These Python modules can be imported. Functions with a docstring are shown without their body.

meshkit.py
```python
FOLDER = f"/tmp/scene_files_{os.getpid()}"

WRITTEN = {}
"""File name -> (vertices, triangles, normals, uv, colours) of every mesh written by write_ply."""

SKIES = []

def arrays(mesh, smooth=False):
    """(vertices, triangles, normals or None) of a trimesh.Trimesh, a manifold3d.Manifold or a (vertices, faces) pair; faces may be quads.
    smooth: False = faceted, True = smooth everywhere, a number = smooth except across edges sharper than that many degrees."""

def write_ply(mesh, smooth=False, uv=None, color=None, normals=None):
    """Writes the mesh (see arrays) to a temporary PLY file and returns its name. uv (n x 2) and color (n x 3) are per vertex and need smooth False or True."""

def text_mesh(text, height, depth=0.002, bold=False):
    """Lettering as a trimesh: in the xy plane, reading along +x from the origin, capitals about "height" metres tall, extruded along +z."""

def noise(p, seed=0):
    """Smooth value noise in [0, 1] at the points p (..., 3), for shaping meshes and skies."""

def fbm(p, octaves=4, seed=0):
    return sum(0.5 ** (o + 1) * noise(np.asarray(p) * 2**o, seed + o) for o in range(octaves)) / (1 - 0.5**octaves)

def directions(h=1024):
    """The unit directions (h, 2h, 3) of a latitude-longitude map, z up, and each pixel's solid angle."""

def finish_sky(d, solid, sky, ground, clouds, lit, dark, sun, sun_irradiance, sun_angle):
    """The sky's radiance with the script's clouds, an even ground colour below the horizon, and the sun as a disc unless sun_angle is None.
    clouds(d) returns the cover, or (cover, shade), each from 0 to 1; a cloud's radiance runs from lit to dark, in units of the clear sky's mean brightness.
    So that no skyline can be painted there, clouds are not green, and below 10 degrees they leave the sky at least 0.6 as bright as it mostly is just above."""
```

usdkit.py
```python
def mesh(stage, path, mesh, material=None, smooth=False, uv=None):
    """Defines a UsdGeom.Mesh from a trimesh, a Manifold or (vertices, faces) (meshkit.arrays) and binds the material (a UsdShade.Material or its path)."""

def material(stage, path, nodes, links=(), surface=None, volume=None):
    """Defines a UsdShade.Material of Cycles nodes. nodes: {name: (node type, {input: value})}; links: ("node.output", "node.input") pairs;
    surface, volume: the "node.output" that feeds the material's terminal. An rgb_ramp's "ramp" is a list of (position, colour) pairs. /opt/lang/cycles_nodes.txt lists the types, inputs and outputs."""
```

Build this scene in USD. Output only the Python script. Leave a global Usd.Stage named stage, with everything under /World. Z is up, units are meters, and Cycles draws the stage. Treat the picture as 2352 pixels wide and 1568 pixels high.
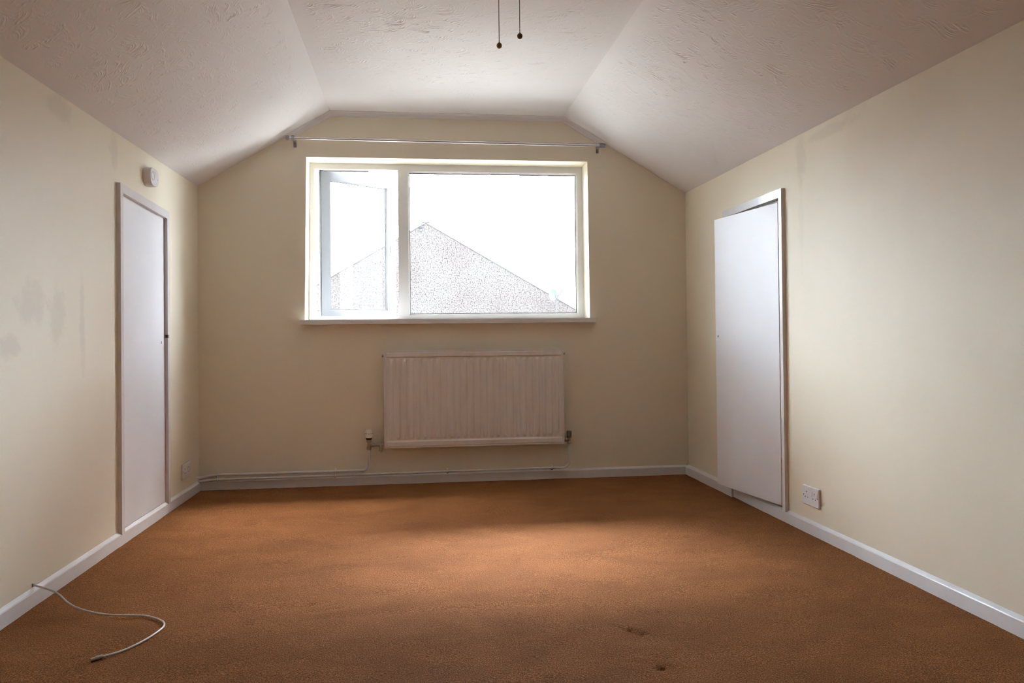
import math, random
import numpy as np, trimesh, usdkit, meshkit
import manifold3d as m3
from shapely.geometry import Polygon
from pxr import Usd, UsdGeom, UsdLux, UsdShade, Gf, Sdf, Vt

stage = Usd.Stage.CreateInMemory()
UsdGeom.SetStageUpAxis(stage, UsdGeom.Tokens.z)
UsdGeom.SetStageMetersPerUnit(stage, 1.0)
UsdGeom.Xform.Define(stage, '/World')
UsdGeom.Scope.Define(stage, '/World/Looks')

# ------------------------------------------------------------------ camera, sky, exposure
CAM = (1.3061, -4.9938, 0.9231)
YAW, PITCH, ROLL, FPX = 0.1251, 0.0107, -0.0103, 1807.87
EXPOSURE = 0.17
cam = UsdGeom.Camera.Define(stage, '/World/camera')
_f = np.array([math.sin(YAW), math.cos(YAW), 0.0]); _r = np.array([math.cos(YAW), -math.sin(YAW), 0.0]); _u = np.array([0, 0, 1.0])
_f, _u = _f * math.cos(PITCH) + _u * math.sin(PITCH), _u * math.cos(PITCH) - _f * math.sin(PITCH)
_r, _u = _r * math.cos(ROLL) + _u * math.sin(ROLL), _u * math.cos(ROLL) - _r * math.sin(ROLL)
cam.AddTransformOp().Set(Gf.Matrix4d(*_r, 0, *_u, 0, *(-_f), 0, *CAM, 1))
cam.CreateHorizontalApertureAttr(36.0)
cam.CreateVerticalApertureAttr(24.0)
cam.CreateFocalLengthAttr(FPX / 2352 * 36)
cam.CreateHorizontalApertureOffsetAttr(-2.83 / 2352 * 36)
cam.CreateVerticalApertureOffsetAttr(-34.2 / 2352 * 36)
cam.CreateClippingRangeAttr(Gf.Vec2f(0.05, 1000))
cam.CreateExposureAttr(EXPOSURE)

sky = UsdLux.DomeLight.Define(stage, '/World/sky')          # overcast: one even bright cloud layer
sky.CreateIntensityAttr(9.6)
sky.CreateColorAttr(Gf.Vec3f(0.91, 1.01, 1.17))
sun = UsdLux.DistantLight.Define(stage, '/World/hazy_sun')   # the sun behind thin cloud: a wide soft glow ahead of the window
sun.CreateIntensityAttr(64.0)
sun.CreateAngleAttr(50.0)
sun.CreateColorAttr(Gf.Vec3f(1.0, 0.98, 0.95))
_se, _sa = math.radians(60.0), math.radians(2.0)
_sd = np.array([math.sin(_sa) * math.cos(_se), math.cos(_sa) * math.cos(_se), math.sin(_se)])      # towards the sun
_sx = np.cross([0, 0, 1.0], _sd); _sx /= np.linalg.norm(_sx)
sun.AddTransformOp().Set(Gf.Matrix4d(*_sx, 0, *np.cross(_sd, _sx), 0, *_sd, 0, 0, 0, 0, 1))

# ------------------------------------------------------------------ helpers
_used = {}


def path_for(name, parent):
    base = parent.GetPath() if parent else Sdf.Path('/World')
    n = _used.get((base, name), 0)
    _used[(base, name)] = n + 1
    return str(base.AppendChild(name if n == 0 else f'{name}_{n:03d}'))


def tag(p, label=None, cat=None, group=None, kind=None):
    for k, v in (('label', label), ('category', cat), ('group', group), ('kind', kind)):
        if v:
            p.SetCustomDataByKey(k, v)
    return p


def thing(name, label, cat, loc=(0, 0, 0), group=None, kind=None, parent=None):
    x = UsdGeom.Xform.Define(stage, path_for(name, parent))
    if any(loc):
        x.AddTranslateOp().Set(Gf.Vec3d(*map(float, loc)))
    p = x.GetPrim()
    LOC[p.GetPath()] = np.array(loc, float) + (LOC.get(parent.GetPath(), 0) if parent else 0)
    return tag(p, label, cat, group, kind)


LOC = {}


def obj(name, mesh, mat, parent=None, label=None, cat=None, group=None, kind=None, smooth=30):
    """mesh in world coordinates; moved into the parent's frame"""
    v, f, n = meshkit.arrays(mesh, False)
    off = np.zeros(3)
    if parent is not None:
        off = LOC.get(parent.GetPath(), np.zeros(3))
    pth = path_for(name, parent)
    me = usdkit.mesh(stage, pth, trimesh.Trimesh(v - off, f, process=False), mat, smooth)
    LOC[me.GetPrim().GetPath()] = off
    return tag(me.GetPrim(), label, cat, group, kind)


def cat(*ms):
    return trimesh.util.concatenate([to_tm(m) for m in ms])


def to_tm(m):
    if isinstance(m, trimesh.Trimesh):
        return m
    v, f, _ = meshkit.arrays(m, False)
    return trimesh.Trimesh(v, f, process=False)


def cbox(x0, x1, y0, y1, z0, z1, c=0.0):
    """box with chamfered edges"""
    if c <= 0:
        b = trimesh.creation.box((x1 - x0, y1 - y0, z1 - z0))
        b.apply_translation(((x0 + x1) / 2, (y0 + y1) / 2, (z0 + z1) / 2))
        return b
    pts = []
    for sx in (0, 1):
        for sy in (0, 1):
            for sz in (0, 1):
                X, Y, Z = (x0, x1)[sx], (y0, y1)[sy], (z0, z1)[sz]
                cx, cy, cz = (c if sx == 0 else -c), (c if sy == 0 else -c), (c if sz == 0 else -c)
                pts += [(X + cx, Y + cy, Z), (X + cx, Y, Z + cz), (X, Y + cy, Z + cz)]
    return trimesh.convex.convex_hull(np.array(pts))


def extrude(poly, h):
    return trimesh.creation.extrude_polygon(poly if isinstance(poly, Polygon) else Polygon(poly), h, engine='earcut')


def remap(m, fn):
    m = m.copy()
    v = np.array(m.vertices)
    m.vertices = fn(v)
    if m.volume < 0:
        m.invert()
    return m


def tube(pts, r, n=12, caps=True):
    """swept tube through the points; r a number or one per point"""
    P = np.asarray(pts, float)
    R = np.broadcast_to(np.asarray(r, float), (len(P),))
    T = np.gradient(P, axis=0)
    T /= np.linalg.norm(T, axis=1, keepdims=True) + 1e-12
    a = np.cross(T[0], [0, 0, 1.0])
    if np.linalg.norm(a) < 1e-3:
        a = np.cross(T[0], [0, 1.0, 0])
    a /= np.linalg.norm(a)
    V = []
    for p, t, rr in zip(P, T, R):
        a = a - t * (a @ t)
        a /= np.linalg.norm(a)
        b = np.cross(t, a)
        th = np.arange(n) * 2 * np.pi / n
        V.append(p + rr * (np.cos(th)[:, None] * a + np.sin(th)[:, None] * b))
    V = np.vstack(V)
    F = []
    for i in range(len(P) - 1):
        for k in range(n):
            q = (k + 1) % n
            F += [(i * n + k, i * n + q, (i + 1) * n + q), (i * n + k, (i + 1) * n + q, (i + 1) * n + k)]
    if caps:
        V = np.vstack([V, P[:1], P[-1:]])
        s, e = len(V) - 2, len(V) - 1
        m = (len(P) - 1) * n
        for k in range(n):
            q = (k + 1) % n
            F += [(s, q, k), (e, m + k, m + q)]
    t = trimesh.Trimesh(V, np.array(F), process=False)
    t.fix_normals()
    return t


def lathe(prof, at=(0, 0, 0), axis='z', n=24):
    """prof: (radius, height) pairs along the axis"""
    pr = np.array(prof, float)
    pr[:, 0] = np.maximum(pr[:, 0], 1e-5)
    pts = np.zeros((len(pr), 3)); pts[:, 2] = pr[:, 1]
    th = np.arange(n) * 2 * np.pi / n
    V = np.vstack([np.stack([r * np.cos(th), r * np.sin(th), np.full(n, h)], 1) for r, h in pr])
    F = []
    for i in range(len(pr) - 1):
        for k in range(n):
            q = (k + 1) % n
            F += [(i * n + k, i * n + q, (i + 1) * n + q), (i * n + k, (i + 1) * n + q, (i + 1) * n + k)]
    V = np.vstack([V, [[0, 0, pr[0, 1]], [0, 0, pr[-1, 1]]]])
    m = (len(pr) - 1) * n
    for k in range(n):
        q = (k + 1) % n
        F += [(len(V) - 2, q, k), (len(V) - 1, m + k, m + q)]
    if axis == 'x':
        V = V[:, [2, 0, 1]]
    elif axis == 'y':
        V = V[:, [1, 2, 0]]
    t = trimesh.Trimesh(V + np.array(at), np.array(F), process=False)
    t.fix_normals()
    return t


def smoothline(pts, n=60, k=3):
    from scipy.interpolate import splprep, splev
    P = np.array(pts, float)
    tck, _ = splprep(P.T, s=0, k=k)
    return np.stack(splev(np.linspace(0, 1, n), tck), 1)


def fillet_path(pts, r, n=8):
    """polyline with rounded corners"""
    P = [np.array(p, float) for p in pts]
    out = [P[0]]
    for a, b, c in zip(P, P[1:], P[2:]):
        d1, d2 = (a - b) / np.linalg.norm(a - b), (c - b) / np.linalg.norm(c - b)
        ang = math.acos(np.clip(d1 @ d2, -1, 1))
        if ang > math.pi - .02:
            out.append(b); continue
        t = r / math.tan(ang / 2)
        s, e = b + d1 * t, b + d2 * t
        bis = (d1 + d2) / np.linalg.norm(d1 + d2)
        c0 = b + bis * (r / math.sin(ang / 2))
        va, vb = s - c0, e - c0
        w = math.acos(np.clip(va @ vb / (r * r), -1, 1))
        for q in np.linspace(0, 1, n):
            out.append(c0 + (math.sin((1 - q) * w) * va + math.sin(q * w) * vb) / math.sin(w))
    out.append(P[-1])
    return np.array(out)


def densify(P, step):
    P = np.asarray(P, float); out = [P[0]]
    for a, b in zip(P, P[1:]):
        k = max(1, int(np.linalg.norm(b - a) / step))
        out += [a + (b - a) * (i + 1) / k for i in range(k)]
    return np.array(out)


# ------------------------------------------------------------------ materials
def M(name, nodes, links=(), surface='p.BSDF'):
    return usdkit.material(stage, f'/World/Looks/{name}', nodes, links, surface)


def plain(name, col, rough=.5, metallic=0., spec=.5, **k):
    return M(name, {'p': ('principled_bsdf', dict(base_color=col, roughness=rough, metallic=metallic, specular_ior_level=spec, **k))})


def spot_nodes(nodes, links, spots, fac_in, base_out, noise='nz'):
    """stains with a place and a shape of their own: (centre, radii, colour, strength)"""
    cur = base_out
    for i, (c, rad, col, st) in enumerate(spots):
        nodes[f's{i}a'] = ('vector_math', {'math_type': 'subtract', 'vector2': c})
        nodes[f's{i}b'] = ('vector_math', {'math_type': 'divide', 'vector2': rad})
        nodes[f's{i}c'] = ('vector_math', {'math_type': 'length'})
        nodes[f's{i}n'] = ('math', {'math_type': 'multiply_add', 'value2': -1.6, 'value3': 0.8})
        nodes[f's{i}d'] = ('math', {'math_type': 'add'})
        nodes[f's{i}r'] = ('map_range', {'range_type': 'smoothstep', 'from_min': 1.0, 'from_max': 0.35, 'to_min': 0.0, 'to_max': st, 'clamp': True})
        nodes[f's{i}m'] = ('mix_color', {'b': col})
        links += [('geo.position', f's{i}a.vector1'), (f's{i}a.vector', f's{i}b.vector1'), (f's{i}b.vector', f's{i}c.vector1'),
                  (f'{noise}.fac', f's{i}n.value1'), (f's{i}c.value', f's{i}d.value1'), (f's{i}n.value', f's{i}d.value2'),
                  (f's{i}d.value', f's{i}r.value'), (f's{i}r.result', f's{i}m.fac'), (cur, f's{i}m.a')]
        cur = f's{i}m.result'
    return cur


CREAM, CREAM2 = (.872, .806, .642), (.850, .782, .610)


def wall_mat(name, spots=()):
    nodes = {'geo': ('geometry', {}),
             'mp': ('mapping', {'scale': (1.6, 1.6, .5)}),
             'nb': ('noise_texture', {'scale': 1.7, 'detail': 4.0, 'roughness': .6}),
             'nz': ('noise_texture', {'scale': 14.0, 'detail': 4.0, 'roughness': .65}),
             'nf': ('noise_texture', {'scale': 420.0, 'detail': 2.0}),
             'ramp': ('rgb_ramp', {'ramp': [(.35, CREAM), (.75, CREAM2)]}),
             'bp': ('bump', {'strength': .12, 'distance': .0012}),
             'p': ('principled_bsdf', {'roughness': .62, 'specular_ior_level': .3})}
    links = [('geo.position', 'mp.vector'), ('mp.vector', 'nb.vector'), ('geo.position', 'nz.vector'), ('geo.position', 'nf.vector'),
             ('nb.fac', 'ramp.fac'), ('nf.fac', 'bp.height'), ('bp.normal', 'p.normal')]
    out = spot_nodes(nodes, links, spots, None, 'ramp.color')
    links.append((out, 'p.base_color'))
    return M(name, nodes, links)


DIRT = (.62, .56, .46)
m_wall = wall_mat('cream_wall_paint')
m_wall_left = wall_mat('cream_wall_paint_marked', [
    ((-.02, -2.05, 1.06), (.2, .13, .10), DIRT, .34), ((-.02, -1.86, 1.01), (.2, .09, .14), DIRT, .32),
    ((-.02, -2.21, .90), (.2, .10, .06), DIRT, .34), ((-.02, -1.64, .98), (.2, .035, .22), DIRT, .30),
    ((-.02, -1.83, 1.80), (.2, .14, .06), DIRT, .35), ((-.02, -1.30, 1.76), (.2, .06, .12), DIRT, .30)])
m_wall_right = wall_mat('cream_wall_paint_damp', [
    ((3.10, -1.53, 1.73), (.2, .06, .15), DIRT, .28), ((3.10, -1.80, 1.80), (.2, .28, .035), DIRT, .28),
    ((3.10, -1.52, 1.45), (.2, .03, .35), DIRT, .14)])
m_ceiling = M('white_textured_ceiling_paint', {
    'geo': ('geometry', {}), 'n': ('noise_texture', {'scale': 2.2, 'detail': 3.0}),
    'r': ('rgb_ramp', {'ramp': [(.3, (.83, .812, .79)), (.75, (.805, .787, .765))]}),
    'nf': ('noise_texture', {'scale': 300.0, 'detail': 2.0}), 'bp': ('bump', {'strength': .15, 'distance': .001}),
    'p': ('principled_bsdf', {'roughness': .75, 'specular_ior_level': .25})},
    [('geo.position', 'n.vector'), ('n.fac', 'r.fac'), ('r.color', 'p.base_color'), ('geo.position', 'nf.vector'), ('nf.fac', 'bp.height'), ('bp.normal', 'p.normal')])
m_dark_absorber = plain('dark_bounce_absorber', (.09, .055, .035), .6)  # kept dark so the rear of the room returns little light
m_cove = plain('white_coving_paint', (.87, .87, .86), .6)
m_gloss = M('white_gloss_paint', {
    'geo': ('geometry', {}), 'n': ('noise_texture', {'scale': 30.0, 'detail': 3.0}),
    'r': ('rgb_ramp', {'ramp': [(.3, (.87, .87, .87)), (.8, (.84, .835, .83))]}), 'bp': ('bump', {'strength': .10, 'distance': .004}),
    'p': ('principled_bsdf', {'roughness': .2, 'specular_ior_level': .5})},
    [('geo.position', 'n.vector'), ('n.fac', 'r.fac'), ('r.color', 'p.base_color'), ('n.fac', 'bp.height'), ('bp.normal', 'p.normal')])
m_door = M('white_door_board', {
    'geo': ('geometry', {}), 'n': ('noise_texture', {'scale': 6.0, 'detail': 3.0}),
    'r': ('rgb_ramp', {'ramp': [(.3, (.84, .85, .86)), (.8, (.82, .83, .84))]}),
    'p': ('principled_bsdf', {'roughness': .42, 'specular_ior_level': .45})},
    [('geo.position', 'n.vector'), ('n.fac', 'r.fac'), ('r.color', 'p.base_color')])
m_upvc = plain('white_plastic_window', (.82, .83, .83), .32)
m_plastic = plain('white_plastic_fitting', (.80, .79, .77), .38)
m_plastic_warm = plain('ivory_plastic', (.82, .78, .68), .4)
m_dark = plain('dark_slot', (.03, .028, .025), .7)
m_grey_mark = plain('grey_print', (.45, .45, .45), .6)
m_gasket = plain('black_rubber_gasket', (.035, .035, .03), .6)
m_rad = M('white_radiator_enamel', {
    'geo': ('geometry', {}), 'mp': ('mapping', {'scale': (6., 6., .7)}), 'n': ('noise_texture', {'scale': 5.0, 'detail': 4.0}),
    'r': ('rgb_ramp', {'ramp': [(.35, (.85, .82, .785)), (.72, (.80, .76, .71))]}),
    'p': ('principled_bsdf', {'roughness': .35})},
    [('geo.position', 'mp.vector'), ('mp.vector', 'n.vector'), ('n.fac', 'r.fac'), ('r.color', 'p.base_color')])
m_pipe = plain('white_painted_copper_pipe', (.77, .755, .73), .34)
m_brass = plain('tarnished_chrome_brass', (.42, .38, .31), .38, metallic=.85)
m_cap_grey = plain('dark_grey_plastic_cap', (.13, .13, .115), .5)
m_black = plain('black_plastic', (.02, .022, .025), .5)
m_chrome = plain('brushed_chrome', (.78, .79, .81), .3, metallic=1.)
m_chrome_dark = plain('dull_grey_metal', (.33, .33, .34), .42, metallic=.7)
m_bronze = plain('antique_bronze', (.30, .23, .15), .26, metallic=.9)
m_cable = plain('white_cable_sheath', (.66, .63, .57), .36)
m_plug = plain('nickel_plug', (.55, .53, .49), .28, metallic=1.)
m_glass = M('window_glass', {'f': ('fresnel', {'IOR': 1.45}), 't': ('transparent_bsdf', {'color': (.97, .985, .98)}), 'g': ('glossy_bsdf', {'roughness': 0.0, 'color': (1, 1, 1)}), 'x': ('mix_closure', {})},
            [('f.fac', 'x.fac'), ('t.BSDF', 'x.closure1'), ('g.BSDF', 'x.closure2')], 'x.closure')
m_carpet = M('rust_brown_carpet', {
    'geo': ('geometry', {}),
    'n1': ('noise_texture', {'scale': 260.0, 'detail': 3.0, 'roughness': .75}),
    'n2': ('noise_texture', {'scale': 3.6, 'detail': 5.0, 'roughness': .62, 'distortion': .6}),
    'n3': ('noise_texture', {'scale': 110.0, 'detail': 2.0}),
    'mp': ('mapping', {'scale': (1.0, 1.5, 1.0)}),
    'r1': ('rgb_ramp', {'ramp': [(.35, (.070, .020, .005)), (.50, (.212, .073, .020)), (.65, (.47, .198, .070))]}),
    'r2': ('rgb_ramp', {'ramp': [(.36, (.84, .82, .80)), (.66, (1.10, 1.12, 1.14))]}),
    'mul': ('mix_color', {'blend_type': 'multiply', 'fac': 1.0, 'use_clamp': False}),
    'hs': ('math', {'math_type': 'add'}),
    'bp': ('bump', {'strength': .9, 'distance': .006}),
    'p': ('principled_bsdf', {'roughness': .9, 'specular_ior_level': .1, 'sheen_weight': .14, 'sheen_roughness': .4, 'sheen_tint': (1., .62, .34)})},
    [('geo.position', 'n1.vector'), ('geo.position', 'mp.vector'), ('mp.vector', 'n2.vector'), ('geo.position', 'n3.vector'), ('n1.fac', 'r1.fac'), ('n2.fac', 'r2.fac'),
     ('r1.color', 'mul.a'), ('r2.color', 'mul.b'), ('mul.result', 'p.base_color'), ('n1.fac', 'hs.value1'), ('n3.fac', 'hs.value2'), ('hs.value', 'bp.height'), ('bp.normal', 'p.normal')])
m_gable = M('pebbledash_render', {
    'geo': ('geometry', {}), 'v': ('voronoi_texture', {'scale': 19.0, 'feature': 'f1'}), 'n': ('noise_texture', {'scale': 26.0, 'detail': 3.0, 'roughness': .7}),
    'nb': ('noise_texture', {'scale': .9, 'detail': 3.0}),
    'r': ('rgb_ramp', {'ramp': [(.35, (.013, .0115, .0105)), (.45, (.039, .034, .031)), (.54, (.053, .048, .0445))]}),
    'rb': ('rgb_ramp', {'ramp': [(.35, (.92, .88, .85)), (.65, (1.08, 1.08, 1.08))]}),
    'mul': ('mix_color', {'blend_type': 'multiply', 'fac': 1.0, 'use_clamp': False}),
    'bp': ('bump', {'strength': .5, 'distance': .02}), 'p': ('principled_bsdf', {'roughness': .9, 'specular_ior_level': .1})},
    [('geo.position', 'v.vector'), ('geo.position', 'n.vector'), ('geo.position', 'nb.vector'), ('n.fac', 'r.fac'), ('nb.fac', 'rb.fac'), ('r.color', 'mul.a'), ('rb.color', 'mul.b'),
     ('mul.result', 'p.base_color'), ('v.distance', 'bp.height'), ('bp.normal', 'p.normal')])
m_roof = plain('grey_roof_tile', (.045, .043, .045), .8)
m_dish = plain('pale_blue_dish', (.034, .047, .058), .6)
m_pole = plain('dark_steel_pole', (.015, .015, .018), .7)
m_stone = plain('grey_stone_sill', (.16, .155, .15), .9)
m_ground = plain('street_asphalt', (.115, .115, .115), .9)
m_shading_clad = plain('dark_brown_shading_clad', (.11, .085, .07), .9)  # dark brown chosen to cut light around the casement; out of view
m_casement = plain('shaded_white_plastic', (.165, .17, .172), .35)  # shade put into the colour: white plastic darkened so it does not burn out

# ------------------------------------------------------------------ the room shell
AL, AR, W = 0.0104, -0.0112, 3.0857          # the side walls open slightly towards the camera
HL, HR = 1.850, 1.847
CLX, CRX, HC = 0.7947, 2.2724, 2.326
YB = -6.0                                   # wall behind the camera


def LW(m):                                   # (off, y, z) on the left wall -> world
    return remap(m, lambda v: np.stack([v[:, 0] + AL * v[:, 1], v[:, 1], v[:, 2]], 1))


def RW(m):                                   # (off into the room, y, z) on the right wall -> world
    return remap(m, lambda v: np.stack([W + AR * v[:, 1] - v[:, 0], v[:, 1], v[:, 2]], 1))


# floor: carpet with low undulation and the dents in its pile
def carpet():
    st = .0125
    xs = np.arange(-.02, 3.1601, st); ys = np.arange(-3.3, .0001, st)
    X, Y = np.meshgrid(xs, ys, indexing='ij')
    Z = .0020 * (meshkit.fbm(np.stack([X * 4, Y * 9, X * 0], -1), 3, 5) - .5) * 2
    for cx, cy, rx, ry, d, a in ((1.963, -2.590, .036, .0095, .013, -.75), (1.990, -2.628, .020, .010, .014, -.6), (1.93, -2.83, .035, .008, .006, -.2), (1.977, -2.878, .022, .012, .010, .2),
                                 (2.02, -2.86, .03, .03, -.005, 0), (1.2, -2.33, .35, .018, .002, .08), (1.55, -2.31, .25, .018, .0015, -.05), (.95, -2.20, .05, .012, .006, .3), (1.0, -2.26, .06, .012, .005, .2)):
        dx, dy = X - cx, Y - cy
        u, v = dx * math.cos(a) + dy * math.sin(a), -dx * math.sin(a) + dy * math.cos(a)
        Z -= d * np.exp(-((u / rx) ** 2 + (v / ry) ** 2))
    n, m = X.shape
    V = np.stack([X, Y, Z], -1).reshape(-1, 3)
    i = np.arange(n * m).reshape(n, m)
    q = np.stack([i[:-1, :-1], i[1:, :-1], i[1:, 1:], i[:-1, 1:]], -1).reshape(-1, 4)
    F = np.vstack([q[:, [0, 1, 2]], q[:, [0, 2, 3]]])
    g = trimesh.Trimesh(V, F, process=False)
    return cat(g, cbox(-.3, 3.45, YB - .2, .2, -.15, -.02), cbox(-.3, 3.45, YB - .2, -3.3, -.02, 0))


obj('floor', carpet(), m_carpet, kind='structure', label='rust brown cut pile carpet covering the whole floor', smooth=60)

# back wall with the window opening
WO = dict(tl=(.6496, 2.0417), tr=(2.4299, 2.0426), bl=(.6344, 1.000), br=(2.4355, 1.000))
back = Polygon([(-.3, -.15), (3.4, -.15), (3.4, 2.7), (-.3, 2.7)], [[WO['bl'], WO['tl'], WO['tr'], WO['br']]])
obj('wall_back', remap(extrude(back, .26), lambda v: np.stack([v[:, 0], v[:, 2], v[:, 1]], 1)), m_wall, kind='structure', label='cream painted end wall around the window and radiator', smooth=False)

LD = (-1.247, -.628, .05, 1.588)              # left cupboard opening (y0, y1, z0, z1)
RD = (-1.332, -.700, .05, 1.583)


def side_wall(op, h):
    box = Polygon([(YB, -.15), (.0, -.15), (.0, h), (YB, h)], [[(op[0], op[2]), (op[1], op[2]), (op[1], op[3]), (op[0], op[3])]])
    a = remap(extrude(box, .20), lambda v: np.stack([-v[:, 2], v[:, 0], v[:, 1]], 1))
    return cat(a, cbox(-.28, -.20, YB, 0, -.15, h))


obj('wall_left', LW(side_wall(LD, HL)), m_wall_left, kind='structure', label='cream left wall with grubby marks', smooth=False)
obj('wall_right', RW(side_wall(RD, HR)), m_wall_right, kind='structure', label='cream right wall with faint damp stains', smooth=False)
obj('wall_front', cbox(-.4, 3.5, YB - .2, YB, -.15, 2.7), m_dark_absorber, kind='structure', label='unseen rear wall behind the camera, made dark to absorb bounce light', smooth=False)  # unseen wall, coloured dark to take bounce light off the near walls


# ceiling: one flat and two sloping panels with combed swirls of plaster
def swirl(u, v, seed, mean, spread=.55):
    """relief height (m) of overlapping fan strokes of a comb at the points u, v (m)"""
    rng = np.random.default_rng(seed)
    H = np.zeros_like(u)
    st = u[1, 0] - u[0, 0]
    sv = v[0, 1] - v[0, 0]
    u0, v0 = u[0, 0], v[0, 0]
    cs = [(a + rng.uniform(-.03, .03), b + rng.uniform(-.03, .03)) for a in np.arange(u.min() - .1, u.max() + .1, .062) for b in np.arange(v.min() - .1, v.max() + .1, .062)]
    rng.shuffle(cs)
    for a, b in cs:
        R = rng.uniform(.05, .125)
        i0, i1 = max(0, int((a - R - u0) / st)), min(u.shape[0], int((a + R - u0) / st) + 2)
        j0, j1 = max(0, int((b - R - v0) / sv)), min(u.shape[1], int((b + R - v0) / sv) + 2)
        th = mean + rng.normal(0, spread); per = rng.uniform(.0105, .0165); ph = rng.uniform(0, 7); ext = rng.uniform(.6, 1.25); amp = rng.uniform(.45, 1.)
        w1, w2, k1 = rng.uniform(0, 7), rng.uniform(0, 7), rng.uniform(1.5, 4)
        r0 = rng.uniform(.15, .5) * R
        if i1 - i0 < 3 or j1 - j0 < 3:
            continue
        x, y = u[i0:i1, j0:j1] - a, v[i0:i1, j0:j1] - b
        r = np.hypot(x, y * 1.15)
        an = (np.arctan2(y, x) - th + np.pi) % (2 * np.pi) - np.pi
        rr = r * (1 + .14 * np.sin(k1 * an + w1)) + .004 * np.sin(19 * r / R + 4 * an + w2)
        wedge = np.clip((ext - np.abs(an)) / .22, 0, 1) * np.clip((R - r) / .012, 0, 1) * np.clip((r - r0) / .02, 0, 1)
        line = (.5 + .5 * np.sin(2 * np.pi * rr / per + ph)) ** 2.6
        pres = np.clip(.72 + .28 * np.sin(2.3 * r / per * .5 + w2) * np.cos(1.6 * an + w1), .15, 1)
        H[i0:i1, j0:j1] = H[i0:i1, j0:j1] * (1 - wedge) + wedge * line * pres * amp
    return H


def panel(p_lo, p_hi, y1, seed, mean, amp=.0028, step=.0028):
    """p_lo(y), p_hi(y): the panel's two long edges; a finely displaced sheet from the window wall to y1"""
    ys = np.arange(0.0, y1 - step, -step)
    L = np.linalg.norm(np.array(p_hi(0.)) - np.array(p_lo(0.)))
    k = int(L / step)
    s = np.linspace(0, 1, k + 1)
    A, B = np.array([p_lo(y) for y in ys]), np.array([p_hi(y) for y in ys])
    P = A[:, None] * (1 - s)[None, :, None] + B[:, None] * s[None, :, None]
    n = np.cross(B[0] - A[0], A[-1] - A[0]); n /= np.linalg.norm(n)
    if n[2] > 0:
        n = -n
    U, V = np.meshgrid(-ys, s * L, indexing='ij')
    H = swirl(U, V, seed, mean)
    edge = np.minimum(np.minimum(V, L - V) - .05, U - .05)
    brk = meshkit.fbm(np.stack([U * 38, V * 38, U * 0], -1), 2, seed + 3)
    H = H * np.clip((brk - .28) / .34, .12, 1.1)
    low = meshkit.fbm(np.stack([U * 5, V * 5, U * 0], -1), 3, seed)
    fade = np.clip((U - .15) / 1.1, 0, 1); fade = .36 + .64 * fade * fade * (3 - 2 * fade)      # the plaster is smoother towards the window
    H = (H * fade * np.clip(edge / .03, 0, 1) * (.5 + low) + .35 * (low - .5)) * amp + .0012
    P = P + n * H[..., None]
    a, b = H.shape
    i = np.arange(a * b).reshape(a, b)
    q = np.stack([i[:-1, :-1], i[:-1, 1:], i[1:, 1:], i[1:, :-1]], -1).reshape(-1, 4)
    F = np.vstack([q[:, [0, 1, 2]], q[:, [0, 2, 3]]])
    t = trimesh.Trimesh(P.reshape(-1, 3), F, process=False)
    if t.face_normals[len(F) // 2] @ n < 0:
        t = trimesh.Trimesh(P.reshape(-1, 3), F[:, ::-1], process=False)
    return t


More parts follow.
